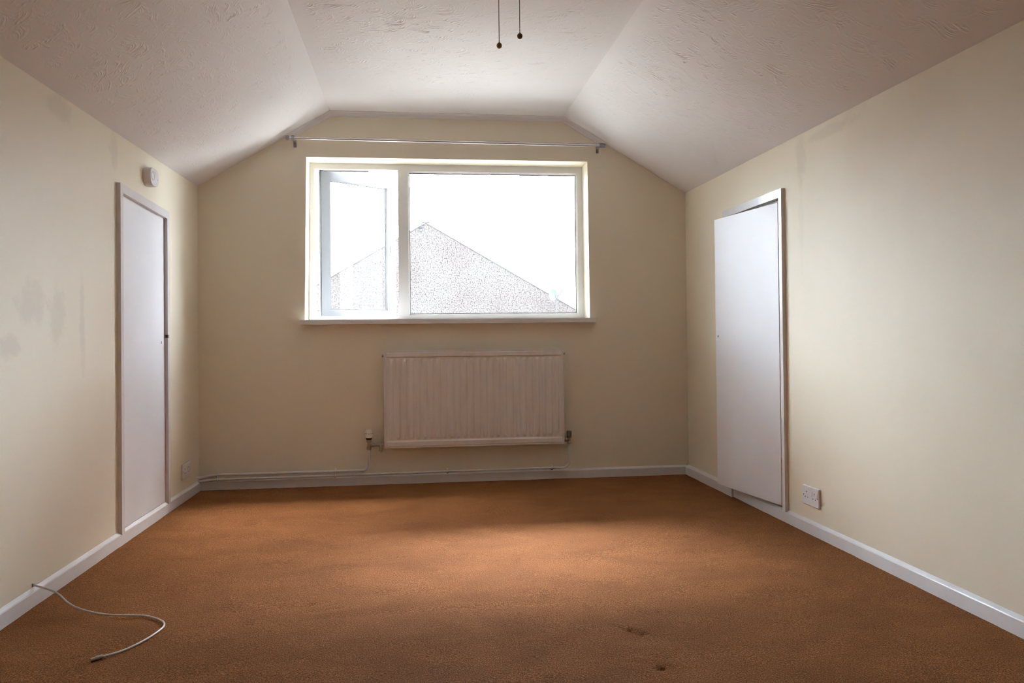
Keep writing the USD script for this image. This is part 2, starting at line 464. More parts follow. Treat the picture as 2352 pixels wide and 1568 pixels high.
def prism(fn):
    """fn(y): convex polygon points (x, z) at y; closed solid from the end wall to the rear wall"""
    ys = np.linspace(0.0, YB, 17)
    V = np.vstack([np.insert(np.array(fn(y)) + (0, .0006), 1, y, 1) for y in ys])
    n, F = len(fn(0.0)), []
    for i in range(len(ys) - 1):
        for k in range(n):
            q = (k + 1) % n
            F += [(i * n + k, i * n + q, (i + 1) * n + q), (i * n + k, (i + 1) * n + q, (i + 1) * n + k)]
    e = (len(ys) - 1) * n
    for k in range(1, n - 1):
        F += [(0, k, k + 1), (e, e + k + 1, e + k)]
    t = trimesh.Trimesh(V, np.array(F), process=False)
    t.fix_normals()
    return t


ceiling = thing('ceiling', 'white ceiling of combed swirling plaster with two sloping sides', None, kind='structure')
obj('sloped_panel', cat(panel(lambda y: (AL * y, y, HL), lambda y: (CLX, y, HC), -3.05, 3, 1.7),
                        prism(lambda y: [(AL * y, HL), (CLX, HC), (CLX, 2.6), (-.3, 2.6), (-.3, HL)])), m_ceiling, ceiling, smooth=70)
obj('flat_panel', cat(panel(lambda y: (CLX, y, HC), lambda y: (CRX, y, HC), -2.3, 11, 3.1, amp=.0022), prism(lambda y: [(CLX, HC), (CRX, HC), (CRX, 2.6), (CLX, 2.6)])), m_ceiling, ceiling, smooth=70)
obj('sloped_panel', cat(panel(lambda y: (CRX, y, HC), lambda y: (W + AR * y, y, HR), -3.05, 29, 3.3),
                        prism(lambda y: [(W + AR * y, HR), (CRX, HC), (CRX, 2.6), (3.4, 2.6), (3.4, HR)])), m_ceiling, ceiling, smooth=70)

# coving where the window wall meets the flat ceiling and the tops of the slopes
def cove():
    a, b, c, d = np.array((.520, 2.1635)), np.array((CLX, HC)), np.array((CRX, HC)), np.array((2.556, 2.1580))
    line = [a, b, c, d]
    prof = [(0., .002)] + [(.030 * (1 - math.sin(t)), .031 - .031 * (1 - (1 - math.cos(t))) * 1.0) for t in np.linspace(0, math.pi / 2, 7)]
    prof = [(-.004, -.004), (.030, -.004), (.030, .003)] + [(.030 - .026 * math.sin(t), .003 + .026 * (1 - math.cos(t))) for t in np.linspace(.1, math.pi / 2, 7)] + [(-.004, .031)]
    # prof: (out of the wall, down from the ceiling)
    nrm = []
    for p, q in zip(line, line[1:]):
        t = (q - p) / np.linalg.norm(q - p); nrm.append(np.array((t[1], -t[0])))
    offs = [nrm[0], None, None, nrm[2]]
    for i in (1, 2):
        m = nrm[i - 1] + nrm[i]; m /= np.linalg.norm(m); offs[i] = m / (m @ nrm[i])
    V = np.vstack([[(p[0] + o[0] * dn, -ou, p[1] + o[1] * dn) for ou, dn in prof] for p, o in zip(line, offs)])
    n = len(prof); F = []
    for i in range(3):
        for k in range(n):
            q = (k + 1) % n
            F += [(i * n + k, i * n + q, (i + 1) * n + q), (i * n + k, (i + 1) * n + q, (i + 1) * n + k)]
    for k in range(1, n - 1):
        F += [(0, k, k + 1), (3 * n, 3 * n + k + 1, 3 * n + k)]
    t = trimesh.Trimesh(V, np.array(F), process=False); t.fix_normals()
    return t


obj('trim_1', cove(), m_cove, kind='structure', label='narrow white coving along the top of the window wall', smooth=25)

# baseboards
def base_profile(t=.015, h=.062, c=.013):
    return [(0, 0), (t, 0), (t, h - c), (t - .002, h - c + .004), (.002, h), (0, h)]


def run(prof, y0, y1):                       # profile (off, z) swept along y on a side wall
    return remap(extrude(prof, y1 - y0), lambda v: np.stack([v[:, 0], v[:, 2] + y0, v[:, 1]], 1))


bl = thing('baseboard_left', 'white gloss skirting board along the left wall', None, kind='structure')
obj('board', LW(run(base_profile(), YB, 0.)), m_gloss, bl, smooth=20)
br = thing('baseboard_right', 'white gloss skirting board along the right wall', None, kind='structure')
obj('board', RW(run(base_profile(), YB, -1.385)), m_gloss, br, smooth=20)
obj('board', RW(run(base_profile(.015, .059), -1.385, -.745)), m_gloss, br, smooth=20)
obj('board', RW(run(base_profile(.026), -.745, 0.)), m_gloss, br, smooth=20)
bb = remap(extrude(base_profile(), W - .030), lambda v: np.stack([v[:, 2] + .012, -v[:, 0], v[:, 1]], 1))
obj('baseboard_back', bb, m_gloss, kind='structure', label='white skirting board under the radiator', smooth=20)

# ------------------------------------------------------------------ window
YF, YG = .17, .205
win = thing('window_1', 'white plastic window with one casement swung open beside a fixed pane', None, kind='structure')
frame = Polygon([(.600, .985), (2.475, .985), (2.475, 2.085), (.600, 2.085)],
                [[(.679, 1.0575), (.679, 2.0045), (1.2095, 2.0045), (1.2095, 1.0575)], [(1.272, 1.058), (1.272, 1.999), (2.3965, 1.999), (2.3965, 1.058)]])


def xz(poly, y0, y1):
    return remap(extrude(poly, y1 - y0), lambda v: np.stack([v[:, 0], v[:, 2] + y0, v[:, 1]], 1))


def rr_hole(x0, x1, z0, z1, r=.004):
    return list(Polygon([(x0 + r, z0 + r), (x1 - r, z0 + r), (x1 - r, z1 - r), (x0 + r, z1 - r)]).buffer(r, 6).exterior.coords)


frame = Polygon([(.640, 1.000), (2.4435, 1.000), (2.4435, 2.050), (.640, 2.050)], [rr_hole(.679, 1.2095, 1.0575, 2.0045), rr_hole(1.272, 2.3965, 1.058, 1.999)])
obj('outer_frame', xz(frame, YF, YF + .07), m_upvc, win, smooth=30)
# glazing bead of the fixed light: sloping strip
def bead(x0, x1, z0, z1, y0, y1, w):
    o = [(x0, z0), (x1, z0), (x1, z1), (x0, z1)]; i = [(x0 + w, z0 + w), (x1 - w, z0 + w), (x1 - w, z1 - w), (x0 + w, z1 - w)]
    V = [(x, y0, z) for x, z in o] + [(x, y1, z) for x, z in i] + [(x, y1 + .004, z) for x, z in i] + [(x, y1 + .004, z) for x, z in o]
    F = []
    for r in range(3):
        for k in range(4):
            q = (k + 1) % 4
            F += [(r * 4 + k, r * 4 + q, r * 4 + 4 + q), (r * 4 + k, r * 4 + 4 + q, r * 4 + 4 + k)]
    t = trimesh.Trimesh(np.array(V), np.array(F), process=False)
    t.fix_normals()
    return t


obj('glazing_bead', bead(1.272, 2.3965, 1.058, 1.999, YF + .006, YF + .020, .010), m_upvc, win, smooth=False)
gk = Polygon([(1.280, 1.066), (2.388, 1.066), (2.388, 1.991), (1.280, 1.991)], [[(1.2845, 1.0705), (2.3835, 1.0705), (2.3835, 1.9855), (1.2845, 1.9855)]])
obj('gasket', xz(gk, YF + .020, YF + .026), m_gasket, win, label='black rubber glazing seal', smooth=False)
obj('pane', cbox(1.274, 2.3945, YF + .028, YF + .032, 1.06, 1.997), m_glass, win, label='large fixed glass pane', smooth=False)
# open casement, hinged at its left edge and swung outwards
HX, HY, TH = .7167, .200, .6577
SW, SZ0, SZ1, ST = .589, 1.030, 2.017, .068


def sash_xf(m):                              # (along the sash, outward, z) -> world
    c, s = math.cos(TH), math.sin(TH)
    return remap(m, lambda v: np.stack([HX + v[:, 0] * c - v[:, 1] * s, HY + v[:, 0] * s + v[:, 1] * c, v[:, 2]], 1))


sf = Polygon([(0, SZ0), (SW, SZ0), (SW, SZ1), (0, SZ1)], [rr_hole(ST, SW - ST, SZ0 + ST, SZ1 - ST, .003)])
sfm = remap(extrude(sf, .030), lambda v: np.stack([v[:, 0], v[:, 2], v[:, 1]], 1))
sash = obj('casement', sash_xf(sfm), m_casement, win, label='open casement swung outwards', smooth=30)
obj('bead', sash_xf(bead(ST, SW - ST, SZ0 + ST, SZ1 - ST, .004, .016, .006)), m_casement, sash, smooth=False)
sg = Polygon([(ST + .004, SZ0 + ST + .004), (SW - ST - .004, SZ0 + ST + .004), (SW - ST - .004, SZ1 - ST - .004), (ST + .004, SZ1 - ST - .004)],
             [[(ST + .008, SZ0 + ST + .008), (SW - ST - .008, SZ0 + ST + .008), (SW - ST - .008, SZ1 - ST - .008), (ST + .008, SZ1 - ST - .008)]])
obj('gasket', sash_xf(remap(extrude(sg, .004), lambda v: np.stack([v[:, 0], v[:, 2] + .017, v[:, 1]], 1))), m_gasket, sash, label='black glazing seal', smooth=False)
obj('seal', sash_xf(cbox(-.0025, .0005, .003, .020, SZ0 + .004, SZ1 - .002)), m_gasket, sash, label='black weather seal on the hinge edge', smooth=False)
obj('pane', sash_xf(cbox(ST - .004, SW - ST + .004, .022, .026, SZ0 + ST - .004, SZ1 - ST + .004)), m_glass, sash, label='glass pane of the casement', smooth=False)
# handle on the closing stile
hd = cat(cbox(SW - .046, SW - .022, -.012, 0., 1.50, 1.56, .003), cbox(SW - .042, SW - .026, -.034, -.012, 1.52, 1.54, .003), cbox(SW - .043, SW - .025, -.046, -.030, 1.43, 1.545, .004))
obj('handle', sash_xf(hd), m_upvc, sash, label='white lever handle', smooth=30)
# friction stay between the top of the frame and the casement
def on_sash(t, z, o=.03):
    c, s = math.cos(TH), math.sin(TH)
    return np.array((HX + t * c - o * s, HY + t * s + o * c, z))


st = cat(tube([(.70, .212, 2.000), (1.02, .212, 2.000)], .005, 8), tube([np.array((.84, .212, 1.998)), on_sash(.26, 2.019)], .006, 8), tube([on_sash(.02, 2.021), on_sash(.30, 2.021)], .0045, 8))
obj('stay', st, m_chrome, win, label='metal friction stay above the casement')
# inner sill board
sill = Polygon([(.610, -.05), (2.4639, -.05), (2.4639, .0), (2.4355, .0), (2.4355, .17), (.6344, .17), (.6344, .0), (.610, .0)])
sl = extrude(sill, .0285); sl.apply_translation((0, 0, 1.000))
obj('sill_board', sl, m_gloss, win, label='white window board with projecting ends', smooth=False)
# outer sill, sloping, catches the sky
os_ = remap(extrude([(.24, .985), (.34, .985), (.34, 1.005), (.24, 1.030)], 1.80), lambda v: np.stack([v[:, 2] + .64, v[:, 0], v[:, 1]], 1))
obj('outer_sill', os_, m_stone, win, label='grey stone outer sill', smooth=False)

# ------------------------------------------------------------------ cupboard doors
def architrave(y0, y1, z0, z1, w, th, far=True):
    """U-shaped frame (left jamb, head, right jamb) as three mitred boards on a wall"""
    def board(poly):
        m = remap(extrude(poly, th), lambda v: np.stack([v[:, 2], v[:, 0], v[:, 1]], 1))
        return m
    hh = .041
    a = board([(y0 - w, z0), (y0, z0), (y0, z1), (y0 - w, z1 + hh)])
    h = board([(y0, z1), (y1, z1), (y1 + w, z1 + hh), (y0 - w, z1 + hh)])
    b = board([(y1, z0), (y1 + w, z0), (y1 + w, z1 + hh), (y1, z1)])
    return a, h, b


d1 = thing('door_1', 'closed white cupboard door flush in the left wall', None, kind='structure')
ja, he, jb = architrave(-1.247, -.628, .050, 1.583, .033, .018)
sk = lambda m: remap(m, lambda v: np.stack([v[:, 0], v[:, 1], v[:, 2] - np.where(v[:, 2] > 1., .024 * (v[:, 1] + 1.247) / .62, 0)], 1))
for nm, m in (('jamb', ja), ('head', he), ('jamb', jb)):
    obj(nm, LW(sk(m)), m_gloss, d1, smooth=False)
pn = remap(extrude([(-1.243, .064), (-.634, .064), (-.634, 1.560), (-1.243, 1.583)], .018), lambda v: np.stack([v[:, 2] - .017, v[:, 0], v[:, 1]], 1))
pan1 = obj('panel', LW(pn), m_door, d1, smooth=False)
obj('keyhole', LW(cbox(.0005, .0016, -.683, -.677, .897, .909)), m_dark, pan1, label='small dark keyhole', smooth=False)
obj('catch', LW(cbox(.002, .0192, -.628, -.610, .925, .945, .002)), m_brass, d1, label='small metal catch plate on the jamb', smooth=False)
obj('stop', LW(cbox(-.03, -.018, -1.247, -.628, 1.54, 1.588)), m_gloss, d1, smooth=False)

d2 = thing('door_2', 'white cupboard door standing ajar in the right wall', None, kind='structure')
ja, he, jb = architrave(-1.332, -.676, .053, 1.583, .029, .018)
ja = remap(ja, lambda v: v)
for nm, m in (('jamb', ja), ('head', he), ('jamb', jb)):
    obj(nm, RW(m), m_gloss, d2, smooth=False)
hx, hy, fx, fy = 3.0807, -1.3287, 2.9917, -.7330
dv = np.array((fx - hx, fy - hy)); dl = np.linalg.norm(dv); dv /= dl; dn = np.array((dv[1], -dv[0]))   # dn: towards the wall
dp = cbox(0, dl, 0, .018, .0749, 1.5605, .0012)
to_door = lambda m: remap(m, lambda v: np.stack([hx + v[:, 0] * dv[0] + v[:, 1] * dn[0], hy + v[:, 0] * dv[1] + v[:, 1] * dn[1], v[:, 2]], 1))
pan2 = obj('panel', to_door(dp), m_door, d2, smooth=False)
obj('keyhole', to_door(cbox(dl - .030, dl - .024, -.0012, .0004, .898, .910)), m_dark, pan2, label='small dark keyhole', smooth=False)
for z in (.28, 1.36):
    obj('hinge', to_door(cat(tube([(-.003, .004, z - .03), (-.003, .004, z + .03)], .004, 8), cbox(-.003, .012, .0165, .0195, z - .03, z + .03))), m_brass, d2, smooth=30)
obj('stop', RW(cbox(-.032, -.018, -1.332, -.70, 1.545, 1.583)), m_gloss, d2, smooth=False)

# ------------------------------------------------------------------ radiator
RX0, RX1, RZ0, RZ1, RY = 1.1175, 2.2445, .2330, .8335, -.08


def radiator_face():
    nx, step = 26, .0415
    x0r = 1.1622                               # first flute
    xs = np.arange(RX0 + .006, RX1 - .006, .0026)
    zs = np.unique(np.concatenate([np.linspace(RZ0 + .010, RZ0 + .09, 40), np.linspace(RZ0 + .09, RZ1 - .09, 8), np.linspace(RZ1 - .09, RZ1 - .008, 40)]))
    X, Z = np.meshgrid(xs, zs, indexing='ij')
    k = np.round((X - x0r) / step)
    inside = (k >= 0) & (k < nx)
    t = np.clip(np.abs(X - x0r - k * step) / .0150, 0, 1)
    flute = np.where(inside, .5 + .5 * np.cos(np.pi * np.clip((t - .35) / .65, 0, 1)), 0)
    zb, zt = RZ0 + .042, RZ1 - .042
    sm = lambda a: a * a * (3 - 2 * a)
    run_ = sm(np.clip((Z - zb - .004) / .022, 0, 1)) * sm(np.clip((zt - .004 - Z) / .022, 0, 1))
    D = .0085 * flute * run_
    band = sm(np.clip((Z - (RZ0 + .008)) / .004, 0, 1)) * sm(np.clip((zb + .004 - Z) / .010, 0, 1)) + sm(np.clip((Z - zt) / .004, 0, 1)) * sm(np.clip(((RZ1 - .010) - Z) / .004, 0, 1))
    inb = sm(np.clip((X - RX0 - .012) / .005, 0, 1)) * sm(np.clip((RX1 - .012 - X) / .005, 0, 1))
    D = np.maximum(D, .0085 * band * inb)
    D = np.maximum(D, .0050 * (1 - inb)); D = np.maximum(D, .0050 * ((Z > RZ1 - .012) | (Z < RZ0 + .0085)))
    Y = RY + .0085 - D
    n, m = X.shape
    V = np.stack([X, Y, Z], -1).reshape(-1, 3)
    i = np.arange(n * m).reshape(n, m)
    q = np.stack([i[:-1, :-1], i[1:, :-1], i[1:, 1:], i[:-1, 1:]], -1).reshape(-1, 4)
    return trimesh.Trimesh(V, np.vstack([q[:, [0, 1, 2]], q[:, [0, 2, 3]]]), process=False)


rad = thing('radiator', 'white ribbed panel radiator on the wall below the window', 'radiator', loc=((RX0 + RX1) / 2, -.06, RZ0))
lip = Polygon([(RX0, RZ0), (RX1, RZ0), (RX1, RZ1), (RX0, RZ1)]).buffer(-.006).buffer(.006, 6)
lip = Polygon(lip.exterior.coords, [list(Polygon([(RX0 + .007, RZ0 + .011), (RX1 - .007, RZ0 + .011), (RX1 - .007, RZ1 - .009), (RX0 + .007, RZ1 - .009)]).exterior.coords)])
obj('front_panel', radiator_face(), m_rad, rad, smooth=40)
obj('edge_flange', xz(lip, RY + .0035, RY + .014), m_rad, rad, smooth=30)
obj('back_panel', cbox(RX0 + .004, RX1 - .004, RY + .0095, RY + .045, RZ0 + .006, RZ1 - .004, .004), m_rad, rad, smooth=30)
for x in (RX0 + .18, RX1 - .18):
    obj('wall_bracket', cbox(x - .02, x + .02, RY + .045, -.0002, RZ0 + .05, RZ1 - .06, .001), m_chrome_dark, rad, smooth=False)
for x, s in ((RX0, -1), (RX1, 1)):
    obj('air_plug', lathe([(.009, 0), (.009, .006), (.005, .008), (.005, .012)], (x if s > 0 else x - .012, RY + .03, RZ1 - .032), 'x', 12), m_brass, rad, label='small metal plug at the top corner', smooth=30)

# valves
VX, VY = 1.0222, -.052
tv = thing('thermostatic_valve', 'white thermostatic valve left of the radiator on an upright pipe', 'valve', loc=(VX, VY, .222))
obj('valve_body', cat(lathe([(.0105, .224), (.0135, .226), (.0145, .236), (.0135, .246), (.0105, .248), (.0105, .268), (.0145, .270), (.0145, .284), (.012, .286)], (VX, VY, 0)),
                      lathe([(.009, .0), (.009, .014), (.0135, .015), (.0135, .034), (.0095, .035), (.0095, .052), (.0125, .053), (.0125, .068), (.0085, .069), (.0085, .096)], (VX, VY, .2525), 'x', 20)), m_brass, tv, smooth=30)
obj('drain_elbow', cat(tube([(1.094, VY, .250), (1.094, VY, .214)], .0085, 14), lathe([(.0115, .2125), (.012, .216), (.0115, .226)], (1.094, VY, 0)), tube([(1.094, VY, .213), (1.094, VY, .203)], .004, 8)), m_brass, tv, smooth=30)
obj('collar', lathe([(.013, .2855), (.0175, .288), (.0205, .2985), (.019, .302)], (VX, VY, 0)), m_black, tv, label='black ring under the valve head', smooth=30)
hd = lathe([(.012, .297), (.0205, .2985), (.0228, .306), (.0228, .322), (.0215, .336), (.0185, .346), (.0165, .3515), (.010, .353)], (VX, VY, 0), n=32)
head = obj('head', hd, m_plastic_warm, tv, label='white plastic thermostatic head', smooth=30)
for k in range(10):
    a = 2 * math.pi * k / 10
    s_ = cbox(.0205, .0237, -.0032, .0032, .3235, .3258)
    s_.apply_transform(trimesh.transformations.rotation_matrix(a + .35, [0, 0, 1])); s_.apply_translation((VX, VY, 0))
    obj('slot', s_, m_dark, head, smooth=False)
LX, LY = 2.2795, -.052
lv = thing('lockshield_valve', 'grey capped lockshield valve right of the radiator', 'valve', loc=(LX, LY, .225))
obj('valve_body', cat(lathe([(.0095, .226), (.0130, .228), (.0135, .240), (.0105, .244), (.0105, .262), (.013, .264), (.013, .268)], (LX, LY, 0)),
                      lathe([(.0085, -.036), (.0085, -.030), (.0135, -.029), (.0135, -.013), (.0095, -.012), (.0095, 0)], (LX, LY, .2545), 'x', 20)), m_brass, lv, smooth=30)
obj('cap', lathe([(.012, .266), (.0150, .268), (.0165, .284), (.0165, .302), (.0155, .309), (.010, .3105)], (LX, LY, 0), n=28), m_cap_grey, lv, label='dark grey plastic cap', smooth=30)

# pipes along the skirting
PY = -.034
p1 = fillet_path([(-.012, PY, .0800), (.03, PY, .0815), (.10, PY, .0945), (.55, PY, .0945), (.975, PY, .0970), (VX - .0, PY, .0975), (VX, VY, .155), (VX, VY, .226)], .012, 4)
p1 = np.vstack([np.array([(-.012, PY, .080), (.02, PY, .081), (.06, PY, .0885), (.10, PY, .0935), (.16, PY, .0950), (.55, PY, .0948)]), fillet_path([(.60, PY, .0950), (VX, VY + .008, .0965), (VX, VY, .226)], .042, 8)])
pp = thing('heating_pipe', 'upper white heating pipe bending up to the thermostatic valve', 'pipe', loc=(.5, PY, .08))
obj('pipe', tube(densify(p1, .03), .0085, 14), m_pipe, pp, smooth=40)
p2 = np.vstack([np.array([(-.012, PY, .0575), (.02, PY, .0585), (.07, PY, .0640), (.13, PY, .0672), (.5, PY, .0680), (.9, PY, .0690), (1.5, PY, .0730), (2.10, PY, .0740)]), fillet_path([(2.15, PY, .0742), (LX, LY + .008, .0750), (LX, LY, .226)], .042, 8)])
pq = thing('heating_pipe', 'lower white heating pipe running on past the radiator to the grey capped valve', 'pipe', loc=(1.2, PY, .06))
obj('pipe', tube(densify(p2, .03), .0078, 14), m_pipe, pq, smooth=40)


def clip(x, z, r, y=PY):
    t = np.linspace(-.35, math.pi + .35, 12)
    ring = tube([(x, y + (r + .002) * -math.sin(a) * 1., z + (r + .002) * math.cos(a)) for a in t], .0026, 6)
    return cat(ring, cbox(x - .006, x + .006, y + .003, -.0155, z - r - .007, z + r + .007, .002))


for x, z in ((.118, .0942), (.815, .0957)):
    obj('clip', clip(x, z, .0085), m_plastic, pp, smooth=30)
for x, z in ((.118, .0665), (.815, .0688), (1.505, .0730), (2.170, .0742)):
    obj('clip', clip(x, z, .0078), m_plastic, pq, smooth=30)

# ------------------------------------------------------------------ sockets, alarm
def socket(place, yc, z0, z1, label, flip):
    """double switched socket: flip = +1 when +y is to the viewer's right"""
    s = thing('double_socket', label, 'socket', loc=place(trimesh.Trimesh([(0, yc, z0)], process=False)).vertices[0] if False else (0, 0, 0))
    y0, y1 = yc - .0725, yc + .0725
    plate = obj('plate', place(cbox(.0002, .0105, y0, y1, z0, z1, .0022)), m_plastic, s, smooth=30)
    H = z1 - z0
    c = z0 + H * .5
    for g in (-1, 1):
        cy = yc + g * .034
        obj('rocker_switch', place(remap(extrude([(.0100, z1 - .040), (.0145, z1 - .038), (.0110, z1 - .017), (.0100, z1 - .017)], .009), lambda v: np.stack([v[:, 0], v[:, 2] + (yc + flip * (.012 if g * flip < 0 else .058)) - .0045, v[:, 1]], 1))), m_plastic, s, smooth=False)
        e = cbox(.0100, .0108, cy - .0020, cy + .0020, z1 - .032, z1 - .024)
        l = cbox(.0100, .0108, cy - .0145, cy - .0080, z1 - .0535, z1 - .0495)
        r = cbox(.0100, .0108, cy + .0080, cy + .0145, z1 - .0535, z1 - .0495)
        obj('pin_slots', place(cat(e, l, r)), m_dark, s, label='dark pin slots', smooth=False)
    for g in (-1, 1):
        obj('screw', place(lathe([(.003, .0), (.003, .0006)], (.0102, yc + g * .0605, c), 'x', 10)), m_dark, s, smooth=False)
    return s


def rebase(p, loc):
    """moves a thing's origin to its base"""
    for c in p.GetAllChildren():
        m = UsdGeom.Mesh(c)
        if m:
            pts = np.array(m.GetPointsAttr().Get()) - np.array(loc)
            m.GetPointsAttr().Set(Vt.Vec3fArray.FromNumpy(pts.astype(np.float32)))
    UsdGeom.Xformable(p).AddTranslateOp().Set(Gf.Vec3d(*map(float, loc)))


s1 = socket(LW, -.281, .1225, .2095, 'white double socket low on the left wall in the corner by the pipes', 1)
rebase(s1, (-.003, -.281, .1225))
s2 = socket(RW, -1.589, .1295, .2165, 'white double socket on the right wall beside the ajar cupboard door', -1)
rebase(s2, (W + AR * -1.589, -1.589, .1295))


def superell(a, b, n, k=48):
    t = np.linspace(0, 2 * np.pi, k, endpoint=False)
    return np.stack([a * np.sign(np.cos(t)) * np.abs(np.cos(t)) ** (2 / n), b * np.sign(np.sin(t)) * np.abs(np.sin(t)) ** (2 / n)], 1)


AY, AZ = -.885, 1.727
al = thing('alarm', 'round-cornered white alarm high on the left wall above the closed door', 'alarm')
rows = [(.0002, .97), (.006, 1.0), (.032, .985), (.0365, .955), (.0385, .90)]
ol = superell(.064, .046, 2.7)
V = np.vstack([np.stack([np.full(len(ol), o), AY + ol[:, 0] * s, AZ + ol[:, 1] * s], 1) for o, s in rows] + [[(.0388, AY, AZ)], [(.0002, AY, AZ)]])
k_ = len(ol); F = []
for i in range(len(rows) - 1):
    for k in range(k_):
        q = (k + 1) % k_
        F += [(i * k_ + k, i * k_ + q, (i + 1) * k_ + q), (i * k_ + k, (i + 1) * k_ + q, (i + 1) * k_ + k)]
for k in range(k_):
    q = (k + 1) % k_
    F += [(len(V) - 2, (len(rows) - 1) * k_ + k, (len(rows) - 1) * k_ + q), (len(V) - 1, q, k)]
t_ = trimesh.Trimesh(V, np.array(F), process=False); t_.fix_normals()
obj('case', LW(t_), m_plastic, al, smooth=35)
arc = [(.0386, AY - .028 + .021 * math.cos(a), AZ + .002 + .021 * math.sin(a)) for a in np.linspace(0, 2 * math.pi, 28)]
obj('test_button', LW(cat(tube(arc, .0012, 6, False))), m_grey_mark, al, label='grey ring of the test button', smooth=30)
for dy_, dz_ in ((-.008, .024), (.006, .021), (.018, .016)):
    obj('vent_slot', LW(cbox(.0380, .0390, AY + dy_ - .004, AY + dy_ + .004, AZ + dz_ - .001, AZ + dz_ + .001)), m_grey_mark, al, smooth=False)
obj('lamp', LW(lathe([(.003, 0), (.003, .0012)], (.0380, AY + .042, AZ - .006), 'x', 10)), m_grey_mark, al, label='small indicator lamp', smooth=False)
rebase(al, (AL * AY, AY, AZ - .046))

# ------------------------------------------------------------------ curtain pole
def curtain_pole():
    a, b = np.array((.5461, -.09, 2.1350)), np.array((2.5215, -.09, 2.1270))
    at = lambda x: a + (b - a) * (x - a[0]) / (b[0] - a[0])
    c = thing('curtain_pole', 'bare silver telescopic curtain pole above the window', 'curtain pole')
    obj('inner_tube', tube([at(.556), at(.96)], .0078, 16), m_chrome, c, label='thinner inner tube', smooth=40)
    obj('outer_tube', tube([at(.945), at(2.512)], .0100, 16), m_chrome, c, label='thicker outer tube', smooth=40)
    for x in (.5515, 2.5165):
        p = at(x)
        obj('finial', lathe([(.009, -.011), (.0135, -.010), (.0135, .009), (.011, .011)], p, 'x', 18), m_chrome_dark, c, smooth=30)
    for x, px in ((.584, .583), (2.497, 2.4957)):
        p = at(x)
        ring = lathe([(.0105, -.009), (.0150, -.009), (.0150, .009), (.0105, .009)], p, 'x', 18)
        arm = cat(tube([p + np.array((0, .012, -.004)), (px, -.004, 2.128)], .0065, 10))
        plate_ = cbox(px - .0085, px + .0085, -.006, -.0001, 2.0985, 2.142, .0018)
        br_ = obj('bracket', cat(ring, arm), m_chrome_dark, c, smooth=30)
        obj('wall_plate', plate_, m_chrome_dark, br_, smooth=30)
    rebase_deep(c, (1.53, -.09, 2.12))


def rebase_deep(p, loc):
    for c in Usd.PrimRange(p):
        m = UsdGeom.Mesh(c)
        if m:
            pts = np.array(m.GetPointsAttr().Get()) - np.array(loc)
            m.GetPointsAttr().Set(Vt.Vec3fArray.FromNumpy(pts.astype(np.float32)))
    UsdGeom.Xformable(p).AddTranslateOp().Set(Gf.Vec3d(*map(float, loc)))


curtain_pole()

# ------------------------------------------------------------------ pull chains
def chain(x, y, z, label):
    c = thing('pull_chain', label, 'pull chain', loc=(x, y, z))
    obj('knob', lathe([(.0008, -.0068), (.0030, -.0062), (.0052, -.0042), (.0062, -.0010), (.0062, .0012), (.0054, .0040), (.0034, .0060), (.0016, .0068), (.0014, .0082)], (x, y, z), n=24), m_bronze, c, label='bronze ball at the end of the chain', smooth=40)
    top = HC - .004
    bead_ = trimesh.creation.icosphere(1, .00135)
    ms = [tube([(x, y, z + .006), (x, y, top)], .0004, 5)]
    for zz in np.arange(z + .0095, top, .0032):
        b = bead_.copy(); b.apply_translation((x, y, zz)); ms.append(b)
    obj('bead_chain', cat(*ms), m_bronze, c, kind='stuff', label='fine bronze ball chain', smooth=40)
    obj('ceiling_cup', lathe([(.013, top - .018), (.016, top - .010), (.018, HC - .0015)], (x, y, 0), n=20), m_bronze, c, smooth=30)


chain(1.5059, -3.2, 1.5889, 'longer bronze pull chain, the left of the two hanging chains')
chain(1.5541, -3.2, 1.6129, 'shorter bronze pull chain, the right of the two hanging chains')

# ------------------------------------------------------------------ aerial cable
cb = thing('aerial_cable', 'loose white aerial cable curling from the left wall onto the carpet', 'cable', loc=(.3, -2.3, 0))
cp = smoothline([(-.026, -2.045, .0660), (-.006, -2.062, .0690), (.0271, -2.0819, .0665), (.0713, -2.1029, .058), (.1307, -2.1614, .044), (.1922, -2.2117, .032), (.2481, -2.2331, .022), (.3252, -2.2394, .011),
                 (.4066, -2.2400, .0055), (.4508, -2.2687, .0055), (.4946, -2.3189, .006), (.5033, -2.3434, .006), (.5023, -2.3919, .006), (.4749, -2.4864, .006), (.4362, -2.5528, .0065), (.4010, -2.5795, .0070)], 110)
obj('sheath', tube(cp, .0034, 10), m_cable, cb, smooth=50)
e = cp[-1]; dr = np.array((.3745 - e[0], -2.6045 - e[1], 0)); dr /= np.linalg.norm(dr)
def along(prof, p, d):
    m = lathe(prof, (0, 0, 0), 'x', 18)
    a = math.atan2(d[1], d[0])
    m.apply_transform(trimesh.transformations.rotation_matrix(a, [0, 0, 1])); m.apply_translation(p)
    return m


obj('plug', along([(.0046, -.004), (.0062, -.002), (.0066, .004), (.0060, .005), (.0066, .006), (.0060, .0075), (.0066, .009), (.0066, .0155), (.0058, .017), (.0052, .018), (.0052, .030), (.0046, .0305)], e, dr), m_plug, cb, label='nickel screw-on plug at the cable end', smooth=30)
obj('wall_clip', LW(cat(cbox(.0002, .0045, -2.060, -2.049, .064, .077, .001))), m_chrome_dark, cb, label='small dark clip where the cable leaves the wall', smooth=30)

